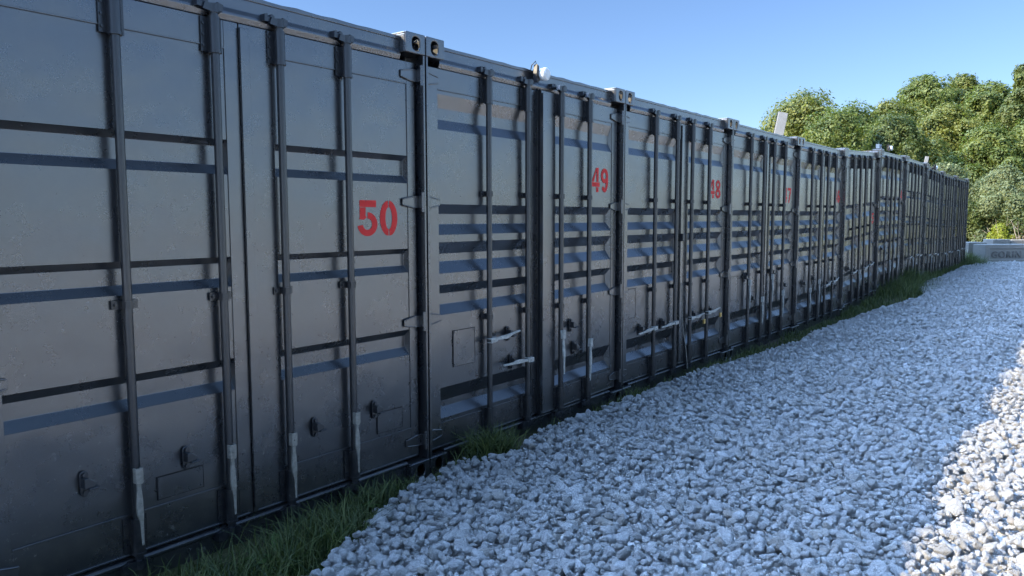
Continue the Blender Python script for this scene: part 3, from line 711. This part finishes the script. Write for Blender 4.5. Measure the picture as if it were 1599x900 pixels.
bx = MB(); bx.box(-.16, .16, 0, .10, 0, .012); bx.box(-.16, .16, .0, .012, .012, .13); bx.box(-.16, .16, .088, .10, .012, .13); bx.box(-.16, -.148, .012, .088, .012, .13); bx.box(.148, .16, .012, .088, .012, .13)
bx.box(.02, .12, -.004, .0, .04, .10)
bx.xf(Matrix.Scale(.62, 4)); tb = empty('junction_box', (12.42, .06, 2.795), 'small blue metal box on the roof corner left of the white lamp on container 44', 'box')
obj('box_shell', bx.mesh('box_shell', M['blue_metal']), tb, bev=.003)
obj('box_opening', MB().box(.015, .07, -.006, -.0035, .028, .058).mesh('box_opening', M['black_plastic']), tb)

# ------------------------------------------------------------------ concrete blocks
def block(loc, ang, L, D, H, label, text=None, recess=True):
    t = empty('concrete_block', loc, label, 'concrete block', 'concrete blocks at the end of the gravel', ang)
    mb = MB(); b = .02
    # front with a recessed field (local x along the length, y backwards)
    if recess:
        rz0, rz1, rx0, rx1, rd = H*.27, H*.80, L*.085, L*.915, .03
        o = [(0, 0), (L, 0), (L, H), (0, H)]; i1 = [(rx0, rz0), (rx1, rz0), (rx1, rz1), (rx0, rz1)]; s = .018
        i2 = [(rx0+s, rz0+s), (rx1-s, rz0+s), (rx1-s, rz1-s), (rx0+s, rz1-s)]
        vs = [(x, 0, z) for x, z in o] + [(x, 0, z) for x, z in i1] + [(x, rd, z) for x, z in i2] + [(x, D, z) for x, z in o]
        fs = []
        for k in range(4):
            j = (k+1) % 4; fs += [(k, j, 4+j, 4+k), (4+k, 4+j, 8+j, 8+k), (k, 12+k, 12+j, j)]
        fs += [(8, 9, 10, 11), (15, 14, 13, 12)]
        mb.add(vs, fs)
    else: mb.box(0, L, 0, D, 0, H)
    obj('block_body', mb.mesh('block_body', M['concrete']), t, bev=.022)
    if text:
        cu = bpy.data.curves.new('lettering', 'FONT'); cu.body = text; cu.size = H*.44; cu.extrude = .018; cu.offset = .004; cu.space_character = 1.2
        tmp = bpy.data.objects.new('lettering', cu); COL.objects.link(tmp)
        dg = bpy.context.evaluated_depsgraph_get(); me = bpy.data.meshes.new_from_object(tmp.evaluated_get(dg)); me.name = 'lettering'
        bpy.data.objects.remove(tmp); bpy.data.curves.remove(cu)
        me.materials.clear(); me.materials.append(M['letter'])
        lt = obj('lettering', me, t, (L*.125, .018, H*.36)); lt.rotation_euler = (R(90), 0, 0)
    return t
block((25.42, -.46, -.03), R(-47), 1.75, .58, .66, 'grey concrete block in front with GORIN lettering cast in its face', 'GORIN')
block((26.35, .12, -.03), R(-52), .62, .60, .70, 'short grey concrete block overgrown at its base left of the lettered one', None, False)
block((26.62, -.55, -.03), R(-47), .62, .5, .80, 'grey concrete block behind the lettered one on its left half', None, False)
block((27.06, -1.03, -.03), R(-47), .95, .5, .78, 'grey concrete block behind the lettered one towards the right', None, False)

# ------------------------------------------------------------------ grass
def blades(P0, H, Wd, lean, seed, segs=3):
    """numpy grass: P0 (n,3), heights, widths, lean"""
    g = np.random.default_rng(seed); n = len(P0); az = g.uniform(0, 2*np.pi, n); fc = az + g.uniform(-1.2, 1.2, n) + np.pi/2
    dirv = np.stack([np.cos(az), np.sin(az), np.zeros(n)], 1); side = np.stack([np.cos(fc), np.sin(fc), np.zeros(n)], 1)
    Vs = []
    for k in range(segs+1):
        t = k/segs; bend = lean*t*t
        c = P0 + dirv*(H*bend)[:, None]; c[:, 2] += H*(t - .35*lean*t*t*t)
        wk = Wd*(1-t**1.6)*.5 + .0004
        Vs += [c - side*wk[:, None], c + side*wk[:, None]]
    V = np.stack(Vs, 1).reshape(-1, 3); m = 2*(segs+1)
    base = (np.arange(n)*m)[:, None]
    F = np.concatenate([base + np.array([[2*k, 2*k+1, 2*k+3, 2*k+2]]) for k in range(segs)], 0)
    tint = np.repeat(np.clip(g.normal(.4, .28, n), 0, 1), m) 
    return V, F, tint
g = np.random.default_rng(21)
pl = []; hh = []
def strip(n, x0, x1, hmin, hmax, back=0.02, over=.0, power=1.0):
    for _ in range(n):
        x = g.uniform(x0, x1); e = lerp_tab(EDGE, x) - over; t = g.uniform(0, 1)**power; y = back*-1 + (e+back)*t
        clump = .5 + .5*math.sin(3.1*x+5*y)*math.sin(7.3*x+2.0)
        if g.uniform() > .35 + .65*clump: continue
        pl.append((x, y, ground_z(x, y)-.005)); hh.append(g.uniform(hmin, hmax)*(.55+.45*clump))
strip(900, -3.2, -2.05, .05, .16)
strip(1300, -2.05, -.75, .05, .19)
strip(700, -.75, -.2, .05, .16)
strip(150, -.2, .2, .04, .10)
strip(900, 1.0, 3.0, .05, .17)
strip(3400, 3.0, 9.5, .05, .17)
strip(2600, 9.5, 12.8, .05, .20, power=1.6)
strip(7500, 12.8, 19.5, .10, .33, over=.03)
strip(5000, 19.5, 25.2, .10, .36, over=.02)
for _ in range(900):      # tussock at the foot of 49
    a = g.uniform(0, 6.28); rr = abs(g.normal(0, .085)); x = .40+1.5*rr*math.cos(a); y = -.16+rr*math.sin(a)
    pl.append((x, min(y, -.01), -.11)); hh.append(g.uniform(.10, .30))
for cx, cy, n, s, h in ((-1.25, -.40, 750, .14, .28), (-.95, -.22, 400, .10, .20), (-1.75, -.45, 650, .15, .26), (-.62, -.14, 350, .08, .20), (-2.1, -.3, 350, .1, .2), (13.6, -.35, 1300, .3, .42), (15.2, -.12, 1300, .3, .5), (12.9, -.30, 900, .25, .35), (24.4, -.25, 900, .3, .55), (25.7, .02, 900, .22, .5)):
    for _ in range(n):
        x = cx+g.normal(0, s*1.5); y = cy+g.normal(0, s*.7); y = min(y, -.005)
        pl.append((x, y, ground_z(x, y)-.005)); hh.append(g.uniform(.3, 1)*h)
pl = np.array(pl); hh = np.array(hh)
V, F, T = blades(pl.copy(), hh, np.full(len(pl), .0065) + .004*g.random(len(pl)), g.uniform(.15, .95, len(pl)), 3)
obj('grass', mesh_np('grass', V, F, M['grass'], T), kind='stuff')
# longer, yellower grass behind the far end
n = 26000; gx = g.uniform(25.2, 46, n); gy = g.uniform(-9, 9, n); keep = ~((gx < 27.4) & (gy < -.3 - (gx-25.3)*.6))
keep &= (gx > 25.0)
gx, gy = gx[keep], gy[keep]; gz = np.array([ground_z(a, b) for a, b in zip(gx, gy)])
V, F, T = blades(np.stack([gx, gy, gz-.01], 1), g.uniform(.2, .65, len(gx)), g.uniform(.010, .022, len(gx)), g.uniform(.1, .8, len(gx)), 5)
obj('meadow_grass', mesh_np('meadow_grass', V, F, M['grass_yellow'], T), kind='stuff')

# ------------------------------------------------------------------ leafy plants
def leaf_cloud(lobes, n, size, seed, up=.25, shell=.55, tuft=1.0, squash=1.12):
    """many bent leaf-sized quads spread through overlapping lobes (x,y,z,r)"""
    g = np.random.default_rng(seed); L = np.array(lobes, float); wgt = L[:, 3]**2; idx = g.choice(len(L), n, p=wgt/wgt.sum())
    nt2 = max(20, n//26); ti = g.choice(len(L), nt2, p=wgt/wgt.sum()); td = g.normal(size=(nt2, 3)); td[:, 2] += .15; td /= np.linalg.norm(td, axis=1)[:, None]
    own = g.integers(0, nt2, n); idx = ti[own]; tone = g.normal(0, .11, nt2)[own]
    d = td[own] + g.normal(size=(n, 3))*.17/np.maximum(.3, L[idx, 3])[:, None]*tuft; d /= np.linalg.norm(d, axis=1)[:, None]
    rad = L[idx, 3]*(shell + (1.10-shell)*np.clip((g.random(nt2)**.6)[own]*.8+.2*g.random(n), 0, 1))*(1+.16*np.sin(d[:, 0]*7+idx)*np.sin(d[:, 2]*6+idx*2.1))
    C_ = L[idx, :3] + d*rad[:, None]*np.array([1, 1, squash])
    nr = d + g.normal(size=(n, 3))*.45; nr[:, 2] += up; nr /= np.linalg.norm(nr, axis=1)[:, None]
    t1 = np.cross(nr, g.normal(size=(n, 3))); t1 /= np.linalg.norm(t1, axis=1)[:, None]; t2 = np.cross(nr, t1)
    s = size*np.exp(g.normal(0, .3, n)); a = (t1*s[:, None]); b = (t2*s[:, None]*.62)
    V = np.stack([C_-a, C_-b*1.0+nr*s[:, None]*.15, C_+a, C_+b*1.0+nr*s[:, None]*.15], 1).reshape(-1, 3)
    F = np.arange(n*4).reshape(n, 4)
    clump = .5+.5*np.sin(C_[:, 0]*1.3+C_[:, 2]*2.1+seed)*np.sin(C_[:, 1]*1.7-C_[:, 2]*1.1)
    tint = np.repeat(np.clip(.28+.30*clump+tone+g.normal(0, .13, n), 0, 1), 4)
    return V, F, tint
def trunk_mb(h, r0, seed, limbs=5, spread=1.0):
    g = random.Random(seed); mb = MB(); pts = [(0, 0, 0)]
    for k in range(1, 6): pts.append((g.uniform(-.12, .12)*k*.4, g.uniform(-.12, .12)*k*.4, h*k/5))
    mb.tube(pts, [r0*1.35, r0*1.05, r0*.9, r0*.75, r0*.55, r0*.25], 9)
    for k in range(limbs):
        z = h*g.uniform(.35, .85); a = g.uniform(0, 6.28); l = spread*g.uniform(.6, 1.1)
        b = Vector((0, 0, z)); e = b + Vector((math.cos(a)*l, math.sin(a)*l, l*g.uniform(.5, 1.0)))
        mid = (b+e)/2 + Vector((0, 0, -.1*l)); mb.tube([b, mid, e], [r0*.42, r0*.3, r0*.1], 7)
    return mb
def tree(X, Y, top, width, n, leaf, mat, seed, label, base=.2, col=False, cat='tree', name='leafy_tree', grp='trees beyond the containers'):
    g = random.Random(seed); z0 = ground_z(X, Y); H = top - z0
    t = empty(name, (X, Y, z0-.05), label, cat, grp)
    lobes = []
    nl = 36 if not col else 18
    for k in range(nl):
        v = (k+.5)/nl; zz = H*(base + (1-base)*v*.93)
        prof = math.sin(math.pi*min(1, max(.08, (v*.92+.14))))**.6 if not col else (1.02-v)**.7
        a = k*2.4+g.uniform(-.4, .4); ra = width*.5*prof*g.uniform(.25, .95); rr = width*g.uniform(.09, .21)*(1 if not col else .8)
        zz = min(zz, H - rr*.95)
        lobes.append((ra*math.cos(a), ra*math.sin(a), zz, rr))
    lobes.append((0, 0, H-width*.16, width*.16))
    for k in range(5): lobes.append((g.uniform(-.12, .12)*width, g.uniform(-.12, .12)*width, H*(base+.12+.13*k), width*.26))
    V, F, T = leaf_cloud(lobes, int(n*3.6), leaf*.50, seed)
    obj('crown', mesh_np('crown', V, F, mat, T), t)
    obj('trunk', trunk_mb(H*.85, .05+width*.022, seed, 6, width*.3).mesh('trunk', M['bark']), t)
    return t
tree(36.7, 8.8, 7.5, 6.2, 19000, .115, M['leaf_olive'], 11, 'rounded olive tree leftmost of the tree line above the roofs')
tree(34.2, 6.3, 6.3, 4.4, 12000, .10, M['leaf_green'], 12, 'low green tree rising behind the roof of container 46')
tree(40.3, 7.3, 7.3, 5.2, 14000, .115, M['leaf_green'], 13, 'green tree second from the left with a flat low top')
tree(42.6, 5.9, 7.7, 5.0, 14000, .115, M['leaf_olive'], 14, 'olive tree in the middle of the dip in the skyline')
tree(36.4, 4.5, 6.1, 4.4, 14000, .105, M['leaf_dark'], 15, 'darker green tree standing in front of the middle of the tree line')
tree(45.9, 5.0, 9.4, 5.2, 16000, .125, M['leaf_green'], 16, 'tall green tree whose top is the left of the two highest crowns')
tree(48.1, 3.2, 9.6, 5.0, 15000, .125, M['leaf_olive'], 17, 'tall olive tree whose top is the right of the two highest crowns')
tree(40.6, 2.9, 7.0, 4.8, 14000, .11, M['leaf_olive'], 18, 'broad olive tree in the lower middle of the right hand trees')
tree(44.3, 1.5, 8.5, 4.6, 14000, .12, M['leaf_green'], 19, 'tall green tree right of the highest crowns')
tree(42.4, .02, 9.0, 2.7, 12000, .105, M['leaf_dark'], 20, 'narrow dark pointed tree at the right edge of the photo', col=True, name='pointed_tree')
tree(42.0, -1.5, 7.9, 3.8, 12000, .115, M['leaf_olive'], 22, 'olive tree right of the narrow pointed tree')
tree(38.0, 1.0, 5.6, 3.6, 12000, .105, M['leaf_green'], 23, 'low green tree behind the pale bushes')
tree(39.2, -.9, 5.9, 3.6, 11000, .105, M['leaf_green'], 24, 'low green tree behind the pale bushes at the right edge', )
B = 'bushes behind the concrete blocks'
def bush(X, Y, top, width, n, leaf, mat, seed, label):
    return tree(X, Y, top, width, n, leaf, mat, seed, label, base=.05, cat='bush', name='bush', grp=B)
bush(30.2, 1.5, 3.55, 2.9, 12000, .075, M['leaf_pale'], 31, 'pale olive bush rising just behind the far end of the containers')
bush(29.6, -.5, 3.35, 2.9, 14000, .075, M['leaf_pale'], 32, 'wide pale bush behind the concrete blocks')
bush(30.4, -1.9, 3.6, 2.8, 12000, .075, M['leaf_pale'], 33, 'pale bush behind the blocks at the right edge of the photo')
bush(29.1, .55, 2.1, 1.7, 8000, .065, M['leaf_dark'], 34, 'dark green bush low beside the end wall of the last container')
bush(28.75, -1.1, 1.9, 1.9, 8000, .065, M['leaf_dark'], 37, 'dark bush in shade behind the dry branches')
bush(28.1, -.62, 1.32, 1.0, 5200, .05, M['leaf_bright'], 35, 'bright yellow green bush just above the concrete blocks')
bush(28.3, .05, 1.1, .75, 2600, .05, M['leaf_pale'], 36, 'small pale shrub between the container end and the bright bush')
# dry branches
t = empty('dry_shrub', (28.0, -1.22, ground_z(28, -1.2)), 'leafless pale dry shrub with bare branches right of the bright bush', 'dry shrub')
mb = MB(); g2 = random.Random(5)
for k in range(46):
    a = g2.uniform(0, 6.28); l = g2.uniform(.6, 2.0); p = Vector((g2.uniform(-.35, .35), g2.uniform(-.35, .35), 0)); pts = [p]
    d = Vector((math.cos(a)*.35, math.sin(a)*.35, 1)).normalized()
    for s in range(5):
        d = (d + Vector((g2.uniform(-.3, .3), g2.uniform(-.3, .3), g2.uniform(-.15, .15)))).normalized(); p = p + d*l/5; pts.append(p)
    mb.tube(pts, [.014, .012, .010, .008, .006, .004], 5)
    for s in (2, 3, 4):
        q = pts[s]; dd = Vector((g2.uniform(-1, 1), g2.uniform(-1, 1), g2.uniform(.1, .9))).normalized(); mb.tube([q, q+dd*.16, q+dd*.3+Vector((0, 0, .05))], [.006, .005, .003], 5)
obj('branches', mb.mesh('branches', M['twig']), t)

# weeds with broad leaves in the grass by the near doors
def weed_mesh(n, L, seed):
    g = random.Random(seed); mb = MB()
    for k in range(n):
        a = k*2.4+g.uniform(-.3, .3); l = L*g.uniform(.4, .8); el = g.uniform(.2, .75); wd = l*.26; dv = Vector((math.cos(a), math.sin(a), 0)); sd = Vector((-math.sin(a), math.cos(a), 0)); vs = []
        for t_, ww in ((0, .12), (.25, .7), (.5, 1.0), (.75, .75), (1, .05)):
            c = dv*l*t_*math.cos(el*(1-t_*.6)) + Vector((0, 0, l*(math.sin(el)*t_ - .35*t_*t_)))
            vs += [c - sd*wd*ww*.5 + Vector((0, 0, .12*wd*ww)), c, c + sd*wd*ww*.5 + Vector((0, 0, .12*wd*ww))]
        fs = []
        for i in range(4):
            for j in (0, 1): fs.append((i*3+j, i*3+j+1, i*3+j+4, i*3+j+3))
        mb.add(vs, fs, True)
    me = mb.mesh('leaves', M['weed'], fix=False); at = me.attributes.new('tint', 'FLOAT', 'POINT')
    for i, d in enumerate(at.data): d.value = .5+.4*math.sin(i*.37)
    return me
for (x, y, n, L, lab) in ((-1.38, -.34, 11, .26, 'broad leaved green weed largest in the grass below the gap of the doors of 50'), (-1.72, -.40, 9, .22, 'broad leaved weed in the grass left of the largest weed'),
                      (-1.05, -.34, 8, .19, 'small broad leaved weed in the grass nearest the gravel edge'), (-.42, -.10, 9, .14, 'low leafy weed against the sill at the right end of container 50'), (-.72, -.17, 8, .15, 'leafy weed by the foot of the last rod of container 50')):
    wt = empty('weed', (x, y, ground_z(x, y)+.05), lab, 'weed', 'broad leaved weeds in the grass'); obj('leaves', weed_mesh(n, L, int(abs(x)*100)), wt)
